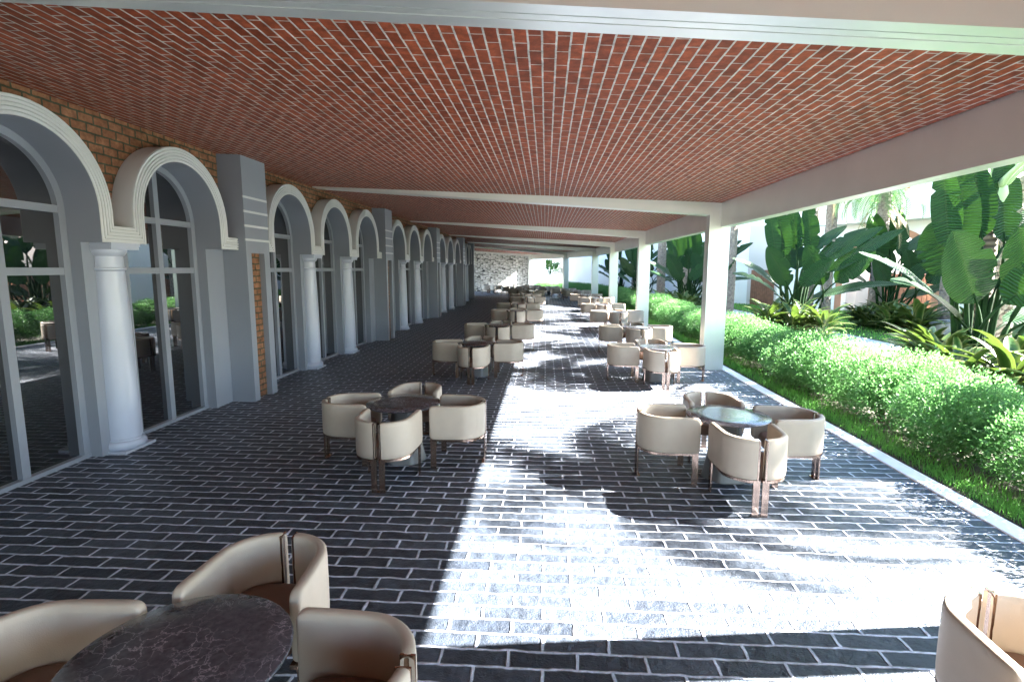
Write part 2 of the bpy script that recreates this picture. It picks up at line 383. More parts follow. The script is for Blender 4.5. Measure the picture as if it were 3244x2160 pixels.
# garden bed soil, path, lawn
mb = MB(); mb.add([(4.81,-9,-.03),(5.35,-9,-.03),(5.35,60,-.03),(4.81,60,-.03)], [(0,1,2,3)])
struct(mb.build('soil_strip', M['soil']), 'dark soil strip between white kerb and hedge', 'soil')
mb = MB(); n = 40; la = []; lb = []
for i in range(n):
    yy = -6 + i*1.8; wv = .25*sin(yy*.22)
    la.append((10.3+wv, yy, .0)); lb.append((12.1, yy, .0))
mb.loft([[a, b] for a, b in zip(la, lb)], False)
struct(mb.build('garden_path', M['path']), 'pale paved path between banana plants and lawn', 'path')
mb = MB(); mb.add([(12.1,-8,.02),(34,-8,.02),(34,80,.02),(12.1,80,.02)], [(0,1,2,3)])
struct(mb.build('lawn', M['lawn']), 'short green lawn beyond the pale garden path', 'lawn')
mb = MB()
random.seed(3)
def blade(mb, x, y0, z0, h, wd):
    a = random.uniform(0, 2*pi); b = random.uniform(0, 2*pi); l = random.uniform(.1, .8)*h
    dx, dy = cos(a)*wd, sin(a)*wd; ex, ey = cos(b)*l, sin(b)*l
    mb.add([(x-dx, y0-dy, z0), (x+dx, y0+dy, z0), (x+dx*.7+ex*.35, y0+dy*.7+ey*.35, z0+h*.6), (x-dx*.7+ex*.35, y0-dy*.7+ey*.35, z0+h*.6), (x+ex, y0+ey, z0+h*.95)],
           [(0, 1, 2, 3), (3, 2, 4)])
for i in range(16000):
    t = random.random()**1.6; yy = 4 + t*40
    blade(mb, 4.92+min(.6, abs(random.gauss(.05, .28))), yy, -.04, random.uniform(.08, .19)*(1+.3*t), .003+.006*t)
tag(mb.build('grass_strip', M['grass']), 'bright green grass blades growing along the white kerb', 'grass', kind='stuff')
mb = MB()
for i in range(16000):
    yy = 12 + random.random()**1.3*34
    blade(mb, random.uniform(12.12, 18.5), yy, .015, random.uniform(.07, .13), .008+.0003*yy)
tag(mb.build('lawn_grass', M['grass']), 'grass blades of the small lawn beyond the path', 'grass', kind='stuff')

# ------------------------------------------------------------------ arcade facade
XW = -6.13      # brick / pier plane
XG = -6.30      # window frame front
XB = -5.81      # arch surround front
XP = -5.668     # pilaster front
ZC = 4.72
OW = 1.845; RA = OW/2; ZS = 2.94; ZM = 3.34
fac = thing('arcade_building', 'long brick arcade with white arches, round columns and tall dark windows', 'building')

def arch_path(c):
    pts = [(c-OW/2, ZS)]
    for k in range(33):
        a = pi - pi*k/32
        pts.append((c+RA*cos(a), ZM+RA*sin(a)))
    pts.append((c+OW/2, ZS))
    return pts

def wall_bay(parent, centers, yl, yr):
    """brick above the arches (plane XW), yl..yr"""
    mb = MB()
    ys = [yl]
    segs = []
    x = XW
    cur = yl
    for c in centers:
        # solid strip from cur to arch left
        segs.append(('s', cur, c-OW/2))
        segs.append(('a', c))
        cur = c+OW/2
    segs.append(('s', cur, yr))
    for sg in segs:
        if sg[0] == 's':
            mb.add([(x, sg[1], ZS+.01), (x, sg[2], ZS+.01), (x, sg[2], ZC), (x, sg[1], ZC)], [(0, 1, 2, 3)])
        else:
            p_ = arch_path(sg[1])[1:-1]
            for (a, za), (b, zb) in zip(p_[:-1], p_[1:]):
                mb.add([(x, a, za), (x, b, zb), (x, b, ZC), (x, a, ZC)], [(0, 1, 2, 3)])
    return mb.build('brick_wall', M['brick'], parent)

def surround(parent, c, dl, dr):
    """moulded arch band; dl, dr: length of the horizontal returns"""
    path = [(c-OW/2-dl, ZS)] + arch_path(c) + [(c+OW/2+dr, ZS)]
    Np = len(path)
    nor = []
    for i in range(Np):
        def nn(a, b):
            d = V((b[0]-a[0], b[1]-a[1])).normalized(); return V((-d.y, d.x))
        if i == 0: n = nn(path[0], path[1]); m = n
        elif i == Np-1: n = nn(path[-2], path[-1]); m = n
        else:
            n1 = nn(path[i-1], path[i]); n2 = nn(path[i], path[i+1]); b = (n1+n2)
            m = b/(1+n1.dot(n2))
        nor.append(m)
    W_ = .222; n = 5; prof = [(0, XB-.02), (0, XB-.012)]
    for k in range(n):
        a = W_*k/n; e = W_*(k+1)/n
        f = XB - .003*abs(2-k)
        prof += [(a+.003, f-.005), (a+.007, f), (e-.013, f), (e-.010, f-.024), (e-.001, f-.024)]
    prof += [(W_, XB-.02), (W_, XW-.03)]
    rings = [[(x, path[i][0]+nor[i].x*d, path[i][1]+nor[i].y*d) for d, x in prof] for i in range(Np)]
    mb = MB(); mb.loft(rings, False)
    # closing ends
    o = mb.build('arch_surround', M['trim'], parent, True, angle=R(28))
    sf = MB(); sf.loft([[(XG-.02, path[i][0]-nor[i].x*.002, path[i][1]-nor[i].y*.002), (XB-.018, path[i][0]-nor[i].x*.002, path[i][1]-nor[i].y*.002)] for i in range(Np)], False)
    sf.build('soffit', M['facade'], parent, True, angle=R(28))
    return o

def window(parent, c):
    wn = sub('window', parent)
    w2 = OW/2
    f = MB()
    fw = .10; x0, x1 = XG-.09, XG
    # outer arched frame
    op = [(c-w2, 0.02)] + [(c+RA*cos(pi-pi*k/32), ZM+RA*sin(pi-pi*k/32)) for k in range(33)] + [(c+w2, 0.02)]
    ri = RA-fw
    ip = [(c-w2+fw, 0.02)] + [(c+ri*cos(pi-pi*k/32), ZM+ri*sin(pi-pi*k/32)) for k in range(33)] + [(c+w2-fw, 0.02)]
    f.loft([[(x1, a, b), (x1, a2, b2), (x0, a2, b2), (x0, a, b)] for (a, b), (a2, b2) in zip(op, ip)], True, True, True)
    f.box((x0, c-w2, 0.0), (x1+.012, c+w2, .055))
    f.build('frame', M['facade'], wn)
    mu = MB(); mu.box((x0+.01, c-.053, .055), (x1-.004, c+.053, ZM+RA-fw+.02))
    mu.build('mullion', M['facade'], wn)
    for z in (2.557, 3.354):
        rl = MB()
        for a, b in ((c-w2+fw-.004, c-.053), (c+.053, c+w2-fw+.004)): rl.box((x0+.006, a, z-.047), (x1-.007, b, z+.047))
        rl.build('transom', M['facade'], wn)
    g = MB(); xg = XG-.075
    pp = [(xg, a, b) for a, b in op]
    g.add(pp, [tuple(range(len(pp)))])
    g.build('glass_pane', M['glass'], wn)

def column(parent, yc):
    c = sub('column', parent)
    b = MB(); b.box((XW-.02, yc-.29, 0), (-5.87, yc+.29, .035))
    prof = [(.262, .035), (.278, .06), (.284, .09), (.278, .125), (.262, .15), (.25, .155), (.25, .175), (.236, .18)]
    b.lathe(prof, 40, (XW, yc)); b.build('base', M['column'], c, True, angle=R(40))
    s = MB(); s.lathe([(.235, .18), (.235, .9), (.228, 1.5), (.215, 2.1), (.2, 2.56)], 40, (XW, yc)); s.build('shaft', M['column'], c, True, angle=R(40))
    k = MB(); k.lathe([(.2, 2.56), (.222, 2.575), (.222, 2.60), (.2, 2.612), (.197, 2.76), (.215, 2.775), (.235, 2.80), (.25, 2.83), (.25, 2.85)], 40, (XW, yc))
    k.box((XW-.02, yc-.25, 2.85), (-5.835, yc+.25, 2.90)); k.box((XW-.02, yc-.26, 2.9), (-5.822, yc+.26, 2.94))
    k.build('capital', M['column'], c, True, angle=R(35))

def pilaster(parent, y0, wd=.87):
    pl = sub('pilaster', parent)
    y1 = y0+wd
    s = MB()
    s.box((XW-.05, y0, 0), (XP, y0+.18, ZC)) if False else None
    # lower legs and solid head around the brick niche
    zt = 2.885
    s.box((XW-.05, y0, 0), (XP, y0+.18, zt)); s.box((XW-.05, y1-.21, 0), (XP, y1, zt))
    s.box((XW-.05, y0, zt), (XP, y1, ZC))
    s.build('pier', M['facade'], pl)
    st = MB()
    for z in (3.135, 3.395, 3.662, 3.928): st.box((XP-.01, y0-.003, z-.021), (XP+.006, y1+.003, z+.021))
    st.build('stripe', M['trim'], pl)
    n = MB(); n.add([(-5.78, y0+.18, 0), (-5.78, y1-.21, 0), (-5.78, y1-.21, zt), (-5.78, y0+.18, zt)], [(0, 1, 2, 3)])
    n.build('niche_brick', M['brick'], pl)

def pier(parent, y0, y1):
    mb = MB(); mb.box((XG-.12, y0, 0), (XW, y1, ZS+.02)); mb.build('wall_pier', M['facade'], parent)

PITCH = 9.03; P0 = .97
def bay(k, parent, n_arch=3):
    base = P0+.87+PITCH*k if parent is fac else 0.
    y_next = base + 8.16
    cs = [base+.525+OW/2 + i*(OW+.79) for i in range(3)]
    wall_bay(parent, cs, base, y_next)
    for i, c in enumerate(cs):
        surround(parent, c, .521 if i == 0 else .395, .521 if i == 2 else .395)
        window(parent, c)
    pier(parent, base, cs[0]-OW/2); pier(parent, cs[2]+OW/2, y_next)
    for i in (0, 1):
        pier(parent, cs[i]+OW/2, cs[i+1]-OW/2); column(parent, (cs[i]+cs[i+1])/2)
    return y_next
for k in range(4):
    bay(k, fac)
for k in range(5): pilaster(fac, P0+PITCH*k)
# curved end of the arcade
wing = thing('arcade_wing', 'end bay of the brick arcade turning away at the far end', 'building', (XW+6.13, P0+.87+PITCH*4, 0), R(3.2))
bay(0, wing); pilaster(wing, 8.16)
mb = MB(); mb.box((XG-.1, 9.03, 0), (XW, 14, ZC)); mb.build('end_wall', M['brick'], wing)
mb = MB(); mb.box((XG-.3, -9, 0), (XW, P0, ZC)); mb.build('brick_wall', M['brick'], fac)
# solid core behind the windows so that no light leaks in
mb = MB(); mb.box((-11, -9, -.02), (XG-.1, 46, .0-.005)); mb.build('inner_floor', M['dark'], fac)
mb = MB(); mb.box((-7.2, -9, -.02), (-7.0, 37.9, ZC+.3)); mb.build('inner_wall', M['dark'], fac)

# ------------------------------------------------------------------ veranda roof
roof = thing('veranda_roof', 'white framed terrace roof with red brick ceiling, sloping beams and square columns', 'roof')
SL = .0465
def ceil_z(d): return 4.214 + SL*d       # d = distance left of the eave
def beam_z(d): return 3.905 + .0735*d
DEP = .37
fr = []   # frames per support: (origin, yaw)
def yaw_of(i):
    a = V(EAVE[max(i-1, 0)]); b = V(EAVE[min(i+1, len(EAVE)-1)]); d = b-a
    return atan2(-d.x, d.y)
CY = [3.61, 14.0, 24.2, 34.4, 44.6]
yaws = {1: 0, 2: 0, 3: 0, 4: R(.6), 5: R(5.), 6: R(17.), 7: R(23.7)}
def frame_profile():
    # strips of the inner face (coordinate across the depth, recess)
    return [(0, 0), (.125, 0), (.125, .022), (.15, .022), (.15, .004), (.222, .004), (.222, .012), (.232, .012), (.232, 0), (.37, 0)]
for i in range(1, 8):
    ox, oy = EAVE[i]; a = yaws[i]
    # square column
    cl = sub('column', roof, (ox, oy, 0), a)
    mb = MB()
    pr = frame_profile()
    ring = [(-.275+r_, d_) for d_, r_ in pr] + [(.235, .37), (.235, 0)]
    mb.loft([[(x, yy, z) for x, yy in ring] for z in (.0, 4.3)], True, True, True)
    mb.build('shaft', M['paint'], cl)
    # cross beam sloping up to the arcade
    ln = 10.4 if i < 6 else 10.6
    bm = sub('cross_beam', roof, (ox, oy, 0), a)
    mb = MB(); rings = []
    for d in (-.235 if False else .275, ln):
        zb = beam_z(d); zt = ceil_z(d)+.08
        zb = min(zb, zt-.1)
        rings.append([(-d, t_, zb+r_) for t_, r_ in pr] + [(-d, .37, zt), (-d, 0, zt)])
    mb.loft(rings, True, True, True)
    mb.build('beam', M['paint'], bm)
# eave beams and ceiling panels between the supports
for i in range(0, 7):
    a = V(EAVE[i]); b = V(EAVE[i+1]); d = b-a; ln = d.length; ya = atan2(-d.x, d.y)
    e = MB(); y0 = -.05 if i else 0.
    e.box((0, DEP if i else 0, 3.624), (.253, ln+.0, 4.62))
    o = e.build('eave_beam', M['paint'], roof); o.location = (a.x, a.y, 0); o.rotation_euler = (0, 0, ya)
    c = MB()
    yaL = yaws.get(i, 0) - ya; yaR = yaws.get(i+1, 0) - ya
    D_ = 10.75
    def pt(yb, q, dd, dz):   # point on a panel side: starts at eave, runs left
        x = -dd*cos(q); yy = yb - dd*sin(q)
        return (x, yy, ceil_z(dd)+dz)
    q = [pt(0, yaL, .02, 0), pt(ln, yaR, .02, 0), pt(ln, yaR, D_, 0), pt(0, yaL, D_, 0)]
    t = [(x, yy, z+.25) for x, yy, z in q]
    c.add(q+t, [(0, 1, 2, 3), (7, 6, 5, 4), (0, 4, 5, 1), (1, 5, 6, 2), (2, 6, 7, 3), (3, 7, 4, 0)])
    o = c.build('ceiling_panel', M['ceil'], roof); o.location = (a.x, a.y, 0); o.rotation_euler = (0, 0, ya)

# stone end wall
ex, ey = EAVE[7]
sw = MB(); sw.box((-11.5, .42, 0), (-.14, .9, 4.6))
o = sw.build('stone_wall', M['stone']); o.location = (ex, ey, 0); o.rotation_euler = (0, 0, yaws[7])
tag(o, 'grey stacked stone wall closing the far end of the terrace', 'wall')

# ------------------------------------------------------------------ furniture
def shell_mesh(sgn):
    """one half of the upholstered barrel back: swept rounded panel"""
    path = []
    x0, yb, rc, xo, yf = .05, -.315, .285, .315, .345   # centre line
    n1, n2, n3 = 4, 12, 10
    for k in range(n1): path.append((x0+(xo-rc-x0)*k/n1, yb))
    for k in range(n2):
        a = -pi/2 + (pi/2)*k/n2; path.append((xo-rc+rc*cos(a), yb+rc+rc*sin(a)))
    for k in range(n3+1): path.append((xo+.018*sin(pi*.5*k/n3), yb+rc+(yf-yb-rc)*k/n3))
    # resample with dense ends
    P = [V(p_) for p_ in path]; cum = [0]
    for a, b in zip(P[:-1], P[1:]): cum.append(cum[-1]+(b-a).length)
    T = cum[-1]
    def at(s_):
        for i in range(len(P)-1):
            if s_ <= cum[i+1]+1e-9:
                f = (s_-cum[i])/(cum[i+1]-cum[i]); return P[i].lerp(P[i+1], f), (P[i+1]-P[i]).normalized()
        return P[-1], (P[-1]-P[-2]).normalized()
    ss = [0, .003, .01, .02, .033, .05]; 
    ss = ss + [.05+(T-.1)*k/20 for k in range(1, 20)] + [T-x for x in reversed(ss)]
    z0, z1, th, rr = .395, .84, .036, .06
    rings = []
    for s_ in ss:
        c, d = at(s_); n = V((d.y, -d.x))
        e = min(s_, T-s_); dz = 0.
        if e < rr: dz = rr - sqrt(max(0, rr*rr-(rr-e)**2))
        tt = th if e > .02 else th*(.45+.55*sqrt(max(0, 1-((.02-e)/.02)**2)))
        zl, zh = z0+dz, z1-dz
        ring = []
        m = 24
        for k in range(m):
            a = 2*pi*k/m; ca, sa = cos(a), sin(a)
            px = (abs(ca)**.75)*(1 if ca > 0 else -1)*tt
            hz = (zh-zl)/2; rcn = .03
            # stadium-like vertical profile
            if sa >= 0: pz = zh - rcn + rcn*sa if abs(ca) < .9 or sa > .3 else zh-rcn-(.3-sa)/.3*(hz-rcn)
            else: pz = zl + rcn + rcn*sa if abs(ca) < .9 or sa < -.3 else zl+rcn+(.3+sa)/.3*(hz-rcn)
            ring.append((sgn*(c.x+n.x*px), c.y+n.y*px, pz))
        rings.append(ring)
    mb = MB(); mb.loft(rings, True, True, True)
    if sgn < 0: mb.f = [tuple(reversed(f)) for f in mb.f]
    return mb

def rim_mb(sgn):
    path = []
    x0, yb, rc, xo, yf = .012, -.335, .285, .332, .335
    for k in range(4): path.append((x0+(xo-rc-x0)*k/4, yb))
    for k in range(10):
        a = -pi/2+(pi/2)*k/10; path.append((xo-rc+rc*cos(a), yb+rc+rc*sin(a)))
    for k in range(4): path.append((xo, yb+rc+(yf-yb-rc)*k/3))
    rings = []
    for i, p_ in enumerate(path):
        a = V(path[max(i-1, 0)]); b = V(path[min(i+1, len(path)-1)]); d = (b-a).normalized(); n = V((d.y, -d.x))
        rings.append([(sgn*(p_[0]+n.x*t_), p_[1]+n.y*t_, z) for t_, z in ((.006, .37), (.006, .398), (-.05, .398), (-.05, .37))])
    mb = MB(); mb.loft(rings, True, True, True)
    return mb

def make_chair():
    t = thing('barrel_chair', 'x', 'chair')
    for sg in (-1, 1):
        shell_mesh(sg).build('backrest', M['leather'], t, True, angle=R(60))
        rim_mb(sg).build('rim', M['bronze'], t)
        lg = MB()   # rear leg: broad flat bar outside, thin post up the gap
        lg.box((min(sg*.013, sg*.082), -.348, .0), (max(sg*.013, sg*.082), -.33, .40))
        lg.box((min(sg*.034, sg*.047), -.352, .37), (max(sg*.034, sg*.047), -.278, .832))
        lg.build('leg', M['bronze'], t)
        fl = MB(); fl.box((min(sg*.322, sg*.338), .262, 0), (max(sg*.322, sg*.338), .336, .385)); fl.build('leg', M['bronze'], t)
    fp = MB(); fp.box((-.0815, -.3475, .0), (.0815, -.3, .012)); fp.build('foot_plate', M['bronze'], t)
    s = MB(); rings = []
    def foot(sc, z):
        r_ = []
        for k in range(40):
            a = 2*pi*k/40; ca, sa = cos(a), sin(a); pw = .62
            x = (abs(ca)**pw)*(1 if ca > 0 else -1)*.285*sc; yy = (abs(sa)**pw)*(1 if sa > 0 else -1)*.31*sc+.03
            r_.append((x, yy, z))
        return r_
    for sc, z in ((.80, .372), (.93, .38), (.985, .40), (1., .43), (1., .46), (.985, .49), (.94, .512), (.85, .525), (.6, .532), (.2, .534)): rings.append(foot(sc, z))
    s.loft(rings, True, True, True); s.build('seat', M['seat'], t, True)
    return t

def make_table():
    t = thing('round_table', 'x', 'table')
    tp = MB(); tp.lathe([(.3, .772), (.485, .774), (.496, .779), (.5, .786), (.5, .792), (.496, .797), (.49, .80), (.3, .80), (.02, .80)], 72)
    tp.build('tabletop', M['marble'], t, True, angle=R(40))
    pd = MB(); rings = []
    for z, r_ in ((0, .285), (.012, .288), (.05, .278), (.2, .243), (.4, .203), (.6, .172), (.74, .158), (.772, .17)):
        ring = []
        for k in range(72):
            a = 2*pi*k/72
            seg = pi/3; u = ((a+.3) % seg) - seg/2
            # rounded hexagonal plan, softly creased
            rr = r_*(.93/ max(.5, cos(u)))**.9 if abs(u) < seg/2*.82 else r_*(.93/cos(seg/2*.82))**.9
            ring.append((rr*cos(a), rr*sin(a), z))
        rings.append(ring)
    pd.loft(rings, True, True, True); pd.build('pedestal', M['pedestal'], t, True, angle=R(25))
    return t

ORD = ['nearest', 'second', 'third', 'fourth', 'fifth', 'sixth', 'seventh', 'eighth', 'ninth', 'tenth', 'eleventh', 'twelfth']
# (x, y, rotation, sides present); near = side towards the camera
LEFT = [(-1.70, 2.20, 'flr'), (-1.915, 7.04, 'nflr'), (-1.65, 12.95, 'nflr'), (-1.48, 17.15, 'nflr'), (-1.235, 23.2, 'nflr'), (-1.40, 27.6, 'nflr'), (-1.12, 33.75, 'nflr'), (-1.42, 37.9, 'nflr'), (-1.2, 44.1, 'nflr'), (-2.2, 48.1, 'nflr'), (-3.3, 53.0, 'nflr'), (-5.6, 56.6, 'nflr')]
RIGHT = [(2.456, 1.84, 'fl'), (2.275, 6.68, 'nflr'), (2.57, 12.62, 'nflr'), (2.79, 16.9, 'nflr'), (3.0, 22.9, 'nflr'), (2.87, 27.4, 'nflr'), (3.1, 33.55, 'nflr'), (2.8, 37.9, 'nflr'), (2.55, 44.1, 'nflr'), (1.6, 48.4, 'nflr'), (.25, 53.6, 'nflr'), (-1.6, 57.6, 'nflr')]
SIDE = {'n': ((0, -.795), 0., 'near side'), 'f': ((0, .795), pi, 'far side'), 'l': ((-.77, 0), -pi/2, 'left side'), 'r': ((.77, 0), pi/2, 'right side')}
chair0 = make_chair(); table0 = make_table(); used = {'c': False, 't': False}
RB = [0, 0, 0, 0, 0, 0, 0, 0, R(8), R(11), R(17), R(20)]
random.seed(11)
for row, rn in ((LEFT, 'row by the arches'), (RIGHT, 'row by the hedge')):
    for i, (tx, ty, sides) in enumerate(row):
        b = RB[i]
        lab = f'round dark marble table on grey pedestal, {ORD[i]} in the {rn}'
        if not used['t']:
            tb = table0; tb.location = (tx, ty, 0); tb['label'] = lab; tb['group'] = 'round marble tables'; used['t'] = True
        else: tb = dup(table0, (tx, ty, 0), random.uniform(0, .5), lab, 'round marble tables')
        for s in sides:
            (dx, dy), rz, ph = SIDE[s]
            jx, jy, jr = random.uniform(-.012, .012), random.uniform(-.012, .012), random.uniform(-.02, .02)
            x = tx + (dx+jx)*cos(b) - (dy+jy)*sin(b); yy = ty + (dx+jx)*sin(b) + (dy+jy)*cos(b)
            lab = f'cream barrel chair, {ph} of the {ORD[i]} table in the {rn}'
            if not used['c']:
                chair0.location = (x, yy, 0); chair0.rotation_euler = (0, 0, rz+b+jr); chair0['label'] = lab; chair0['group'] = 'cream barrel chairs round the tables'; used['c'] = True
            else: dup(chair0, (x, yy, 0), rz+b+jr, lab, 'cream barrel chairs round the tables')

# ------------------------------------------------------------------ hedge bushes
def bush_mesh(seed, n=23000):
    rnd = random.Random(seed)
    mb = MB()
    lumps = [(V((rnd.uniform(-.42, .42), rnd.uniform(-.62, .62), rnd.uniform(.35, .72))), rnd.uniform(.33, .52)) for _ in range(11)]
    lumps += [(V((0, 0, .5)), .62), (V((0, .5, .5)), .5), (V((0, -.5, .5)), .5)]
    cnt = 0
    while cnt < n:
        c, r_ = rnd.choice(lumps)
        d = V((rnd.gauss(0, 1), rnd.gauss(0, 1), rnd.gauss(0, 1))).normalized()
        rr = r_*(1-abs(rnd.gauss(0, .16)))
        p_ = c + V((d.x*1.05, d.y*1.15, d.z*.95))*rr
        nz = noise.noise(p_*4.5+V((seed, 0, 0)))
        if nz < -.30: continue
        p_ = p_ + d*(.07*nz + rnd.uniform(0, .05) + (.12 if rnd.random() < .04 else 0))
        if p_.z < .06 or p_.z > 1.17: continue
        ln = rnd.uniform(.030, .055); wd = ln*.27
        a = (d*.7 + V((rnd.gauss(0, .6), rnd.gauss(0, .6), rnd.gauss(.25, .5)))).normalized()
        s_ = a.cross(V((rnd.gauss(0, 1), rnd.gauss(0, 1), rnd.gauss(0, 1)))).normalized()
        mb.add([p_, p_+a*ln*.5+s_*wd, p_+a*ln, p_+a*ln*.5-s_*wd], [(0, 1, 2, 3)])
        cnt += 1
    return mb
def make_bush(seed):
    t = thing('hedge_bush', 'x', 'bush')
    bush_mesh(seed).build('foliage', M['hedge'], t)
    rnd = random.Random(seed+50); st = MB()
    for k in range(16):
        a = rnd.uniform(0, 2*pi); q = rnd.uniform(.2, .62)
        st.tube([(.05*cos(a), .1*sin(a), -.05), (.5*q*cos(a), .6*q*sin(a), .35), (q*cos(a), q*1.2*sin(a), rnd.uniform(.7, 1.0))], [.014, .009, .004], 5)
    st.build('stem', M['twig'], t)
    return t
protos = [make_bush(s) for s in (1, 2, 3)]
nb = 0; yy = 3.1
random.seed(21)
ORDB = ['first', 'second', 'third', 'fourth', 'fifth', 'sixth', 'seventh', 'eighth', 'ninth', 'tenth', 'eleventh', 'twelfth', 'thirteenth', 'fourteenth', 'fifteenth', 'sixteenth', 'seventeenth', 'eighteenth', 'nineteenth', 'twentieth']
def hedge_x(yy):
    if yy < 34: return 5.98
    if yy < 45: return 5.98-.28*(yy-34)/11
    return 5.7 - (yy-45)*.22
while yy < 60:
    if nb < 3: o = protos[nb]; o.location = (hedge_x(yy), yy, -.03)
    else: o = dup(protos[random.randrange(3)], (hedge_x(yy)+random.uniform(-.06, .06), yy, -.03), 0)
    o.rotation_euler = (0, 0, random.choice((0, pi)) + random.uniform(-.2, .2))
    sc = random.uniform(.95, 1.08); o.scale = (sc*1.12, sc*1.06, sc*random.uniform(1.0, 1.1))
    if nb < 20: o['label'] = f'small-leaved green hedge bush, {ORDB[nb]} from the front along the kerb'
    else: o['label'] = 'small-leaved green hedge bush far down the kerb beyond the columns'
    o['group'] = 'hedge bushes along the kerb' if nb < 20 else 'far hedge bushes along the kerb'
    nb += 1; yy += 1.62 if yy < 30 else 1.75

# ------------------------------------------------------------------ big-leaved banana plants
def add_leaf(mb, base, tip, hw, nrm, droop=.25, rnd=random, wave=.03, notch=3):
    base, tip, nrm = V(base), V(tip), V(nrm)
    n, m = 26, 3
    d = tip-base; ln = d.length
    notches = [rnd.randrange(6, n-3) for _ in range(notch)]
    o = len(mb.v)
    ph = rnd.uniform(0, 6)
    for i in range(n+1):
        t = i/n
        c = base + d*t + V((0, 0, 1))*(droop*ln*.5*(sin(pi*t)))
        tg = (d + V((0, 0, 1))*droop*ln*.5*pi*cos(pi*t)).normalized()
        sv = tg.cross(nrm).normalized(); nv = sv.cross(tg).normalized()
        wdt = 1.22*hw*(max(0., sin(pi*min(1, .03+.97*t**.82)))**.62)
        if t < .08: wdt *= .35+.65*t/.08
        for j in range(-m, m+1):
            u = j/m; w_ = wdt*u
            if i in notches and (u > 0) == (i % 2 == 0): w_ *= .66 if abs(u) > .5 else 1
            fold = .30*abs(w_) - .14*abs(w_)*abs(u)
            wv = wave*hw*sin(t*21+ph+(u > 0)*1.7)*u*u
            mb.uv[len(mb.v)] = (.5+.5*u, t*ln/2.)
            p_ = c + sv*w_ + nv*(fold+wv); mb.v.append(tuple(p_))
    k = 2*m+1
    for i in range(n):
        for j in range(2*m):
            a = o+i*k+j; mb.f.append((a, a+1, a+k+1, a+k))

BL = [  # base, tip, half width, normal hint, droop, kind
    ((-.75, .1, 3.05), (-1.28, -.1, 5.05), .24, (-.7, -1, .1), .02, 0), ((-.48, .0, 3.0), (-.80, .15, 5.12), .31, (-.35, -1, .05), .02, 0),
    ((.12, .25, 3.3), (-.14, .4, 5.16), .27, (-.6, -1, .05), .02, 0), ((.72, .3, 3.2), (.42, .3, 5.32), .30, (-.1, -1, .05), .03, 0),
    ((.70, .2, 3.2), (2.15, .5, 4.30), .22, (-.6, -.7, .7), .08, 0), ((.85, .0, 2.9), (2.65, -.1, 4.15), .24, (-.6, -.7, .7), .08, 0),
    ((.9, -.2, 2.75), (3.05, -.5, 4.20), .26, (-.6, -.75, .7), .06, 0), ((1.1, -.5, 2.4), (3.5, -1.0, 4.05), .28, (-.6, -.7, .7), .08, 0),
    ((-.45, -.45, 1.85), (-1.55, -.9, 3.40), .34, (-.5, -1, .35), .05, 1), ((-.1, -.75, 1.85), (.85, -1.3, 2.95), .28, (-.3, -1, .5), .08, 1),
    ((.85, -.5, 1.9), (.05, -.7, 3.50), .38, (-.4, -1, .25), .04, 1), ((1.3, -.6, 2.0), (2.4, -1.2, 3.20), .34, (-.35, -.9, .5), .06, 1),
    ((-.3, .5, 2.4), (-.55, .9, 3.75), .34, (-.5, -1, .2), .05, 1), ((.3, .6, 2.5), (.5, 1.1, 3.7), .34, (-.5, -1, .3), .05, 1),
    ((-.75, -.4, 1.45), (-2.85, -1.0, 2.35), .30, (.2, -.45, 1), .16, 0), ((.9, -.3, 1.4), (3.7, -.9, 1.95), .28, (-.1, -.4, 1), .12, 0),
    ((.85, .2, 1.3), (3.0, .5, 1.65), .26, (-.1, -.35, 1), .12, 0), ((-.6, .5, 1.9), (-2.2, 1.1, 3.0), .32, (.3, -.5, 1), .12, 0),
]
def make_banana(wide=1.):
    t = thing('banana_plant', 'x', 'plant')
    rnd = random.Random(5)
    lf = MB(); st = MB()
    for b_, tp, hw, nr, dr, kd in BL:
        add_leaf(lf, b_, tp, hw*(wide if kd else 1.), nr, dr, rnd)
        g = V((b_[0]*.28+rnd.uniform(-.08, .08), b_[1]*.3+rnd.uniform(-.08, .08), -.05)); bb = V(b_)
        dirl = (V(tp)-bb).normalized()
        ctl = bb - dirl*.9; ctl.z = max(.5, min(ctl.z, bb.z-.5))
        pts = [g*(1-u)**2 + ctl*2*u*(1-u) + bb*u*u for u in [k/8 for k in range(9)]]
        pts.append(bb+dirl*.25)
        st.tube(pts, [.075-.055*k/9 for k in range(10)], 7)
    lf.build('foliage', M['banana'], t, True)
    st.build('stem', M['stem'], t, True)
    return t
ban_near = make_banana(1.3); ban = make_banana()
BPOS = [(10.05, 13.2, .08, 1.0, 'huge dark paddle-leaved banana plant nearest the camera, cut by the frame edge'),
        (10.4, 23.4, 0., 1.02, 'banana plant with big paddle leaves just right of the nearest white column'),
        (8.7, 34.2, .1, 1., 'banana plant seen through the first gap between the white columns'),
        (10.6, 42.2, .4, 1.1, 'banana plant farther back in the first gap between the white columns'), (6.3, 60.5, .2, .95, 'banana plant in the fourth gap, before the low stone wall'),
        (7.55, 44.2, -.1, 1., 'banana plant seen through the second gap between the white columns'),
        (7.0, 52.6, .1, 1., 'banana plant seen through the third gap between the white columns'),
        (15.3, 25.2, .15, .98, 'banana plant standing on the lawn beyond the pale path'),
        (9.3, 2.6, .1, 1., 'banana plant beside the terrace just behind the view, shading the front paving')]
for i, (x, yy, rz, sc, lab) in enumerate(BPOS):
    if i < 2: o = (ban_near, ban)[i]; o.location = (x, yy, 0); o.rotation_euler = (0, 0, rz); o.scale = (sc,)*3
    else: o = dup(ban, (x, yy, 0), rz, scale=sc)
    o['label'] = lab; o['group'] = 'banana plants in the garden'

